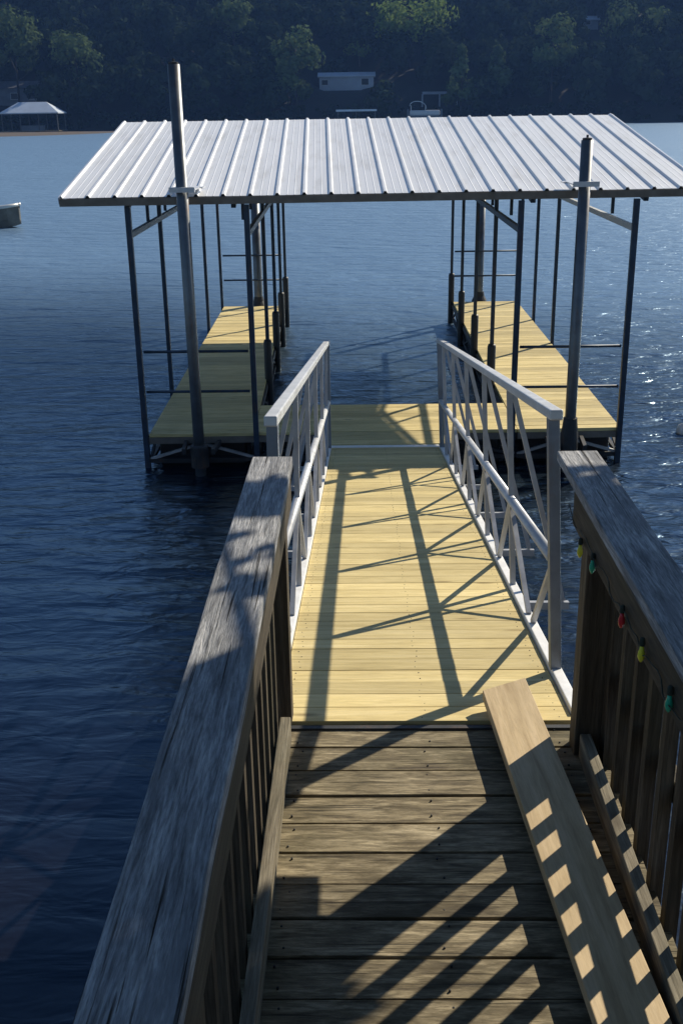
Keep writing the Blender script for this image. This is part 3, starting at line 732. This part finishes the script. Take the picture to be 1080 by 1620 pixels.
tag(b.build('forest', L_WOOD), 'dense dark wood covering the far hillside', 'wood', kind='stuff')

# ------------------------------------------------------------------ tree on the near bank, its branches reach over the pier and shade the railings
random.seed(21)
nt_ = thing('overhanging_tree', 'leafy tree on the near bank with branches reaching over the old pier', 'tree', (3.6, -3.2, .8))
b = MB(); b.tube([(3.6, -3.2, .3), (3.5, -3.0, 2.5), (3.3, -2.3, 4.6), (3.0, -1.4, 6.2)], .22, 12, r2=.10)
b.build('trunk', M_BARK, nt_, smooth=True)
def limb(pts, r, r2):
    b = MB(); b.tube(pts, r, 8, r2=r2); b.build('limb', M_BARK, nt_, smooth=True)
limb([(3.4, -2.6, 4.0), (2.8, -.5, 4.75), (2.3, 2.0, 4.9), (2.0, 4.3, 4.82), (1.75, 5.35, 4.8)], .07, .012)
limb([(3.35, -2.5, 4.3), (1.6, -.8, 5.0), (.6, 1.0, 5.0), (.4, 2.6, 4.9)], .06, .015)
limb([(2.7, .2, 4.78), (2.75, 2.5, 4.86), (2.7, 4.6, 4.82), (2.6, 5.3, 4.8)], .03, .01)
limb([(3.2, -2.0, 5.4), (2.2, .2, 6.2), (1.2, 1.6, 6.4)], .07, .02)
b = MB()
def edgeY(x):          # far edge of the leaf layer
    if x < 1.3: return 3.7
    if x < 2.75: return 3.7 + (x-1.3)*(5.52-3.7)/1.45 - (.12 if x < 2.2 else 0)
    return 5.52
n_leaf = 0
while n_leaf < 22000:
    x = random.uniform(-1.2, 3.10); y = random.uniform(-.5, 5.6)
    e = edgeY(x) + .16*noise.noise(Vector((x*3.1, 0, 2))) + .08*noise.noise(Vector((x*9, 0, 5)))
    if y > e: continue
    if x > 3.05+.04*(y > 4.4)+.07*noise.noise(Vector((y*3.3, 1, 1))): continue
    leaf(b, Vector((x, y+.15, 4.8+random.gauss(0, .06))), .15, random.random(), .55); n_leaf += 1
for cx, cy, r, k in ((1.86, 5.42, .17, 170), (1.80, 5.10, .05, 16), (1.93, 4.95, .05, 12), (1.6, 5.5, .14, 60), (2.95, 5.62, .10, 40), (1.9, 4.72, .07, 18)):
    for i in range(k):
        a = random.random()*6.28; q = r*random.random()**.5
        leaf(b, Vector((cx+math.cos(a)*q, cy+.15+math.sin(a)*q, 4.8+random.gauss(0, .02))), .10, random.random(), .5)
for i in range(5200):  # higher foliage further back
    x = random.gauss(2.0, 1.3); y = random.gauss(.0, 1.3); z = random.gauss(6.3, .6)
    if x - (z-4.8)*KX > 2.7 or y - (z-4.8)*KD > 3.2: continue
    leaf(b, Vector((x, y, z)), .16, random.random(), .2)
b.build('crown', L_NEAR, nt_)

# ------------------------------------------------------------------ haze
b = MB(); x0, x1, y0, y1, z0, z1 = -520, 520, -60, 720, -3, 190
b.box(x0, x1, y0, y1, z0, z1, 'x')
m = bpy.data.materials.new('haze'); m.use_nodes = True; nt = m.node_tree; nt.nodes.remove(nt.nodes['Principled BSDF'])
v = nt.nodes.new('ShaderNodeVolumePrincipled'); v.inputs['Color'].default_value = (.20, .42, 1.0, 1); v.inputs['Density'].default_value = .00018; v.inputs['Anisotropy'].default_value = .2
nt.links.new(v.outputs[0], nt.nodes['Material Output'].inputs['Volume'])
tag(b.build('haze', m), kind='stuff')

# ------------------------------------------------------------------ light, world, camera
w = bpy.data.worlds.new('World'); sc.world = w; w.use_nodes = True; nt = w.node_tree
sky = nt.nodes.new('ShaderNodeTexSky'); sky.sky_type = 'NISHITA'; sky.sun_disc = False
sky.sun_elevation = SUN_EL; sky.sun_rotation = SUN_AZ; sky.air_density = 1.1; sky.dust_density = .2; sky.ozone_density = 5.0
bg = nt.nodes['Background']; bg.inputs['Strength'].default_value = .08; nt.links.new(sky.outputs[0], bg.inputs[0])
L = bpy.data.lights.new('sun', 'SUN'); L.energy = 4.9; L.angle = R(.5); L.color = (1, .90, .73)
so = bpy.data.objects.new('sun', L); COL.objects.link(so); so.rotation_euler = SUN.to_track_quat('Z', 'Y').to_euler(); so.location = (8, 8, 12)
cam = bpy.data.cameras.new('camera'); co = bpy.data.objects.new('camera', cam); COL.objects.link(co)
cam.sensor_fit = 'VERTICAL'; cam.sensor_height = 24; cam.lens = 24*FPX/1620; cam.clip_end = 3000; cam.clip_start = .05
M = Matrix((( rt2.x, up2.x, -fw.x, 0), (rt2.y, up2.y, -fw.y, 0), (rt2.z, up2.z, -fw.z, CAM_H), (0, 0, 0, 1)))
co.matrix_world = M; sc.camera = co
sc.view_settings.view_transform = 'Standard'; sc.view_settings.look = 'None'; sc.view_settings.exposure = .40; sc.view_settings.gamma = 1
sc.cycles.volume_bounces = 0
for o in bpy.data.objects:
    if '_o' in o: del o['_o']
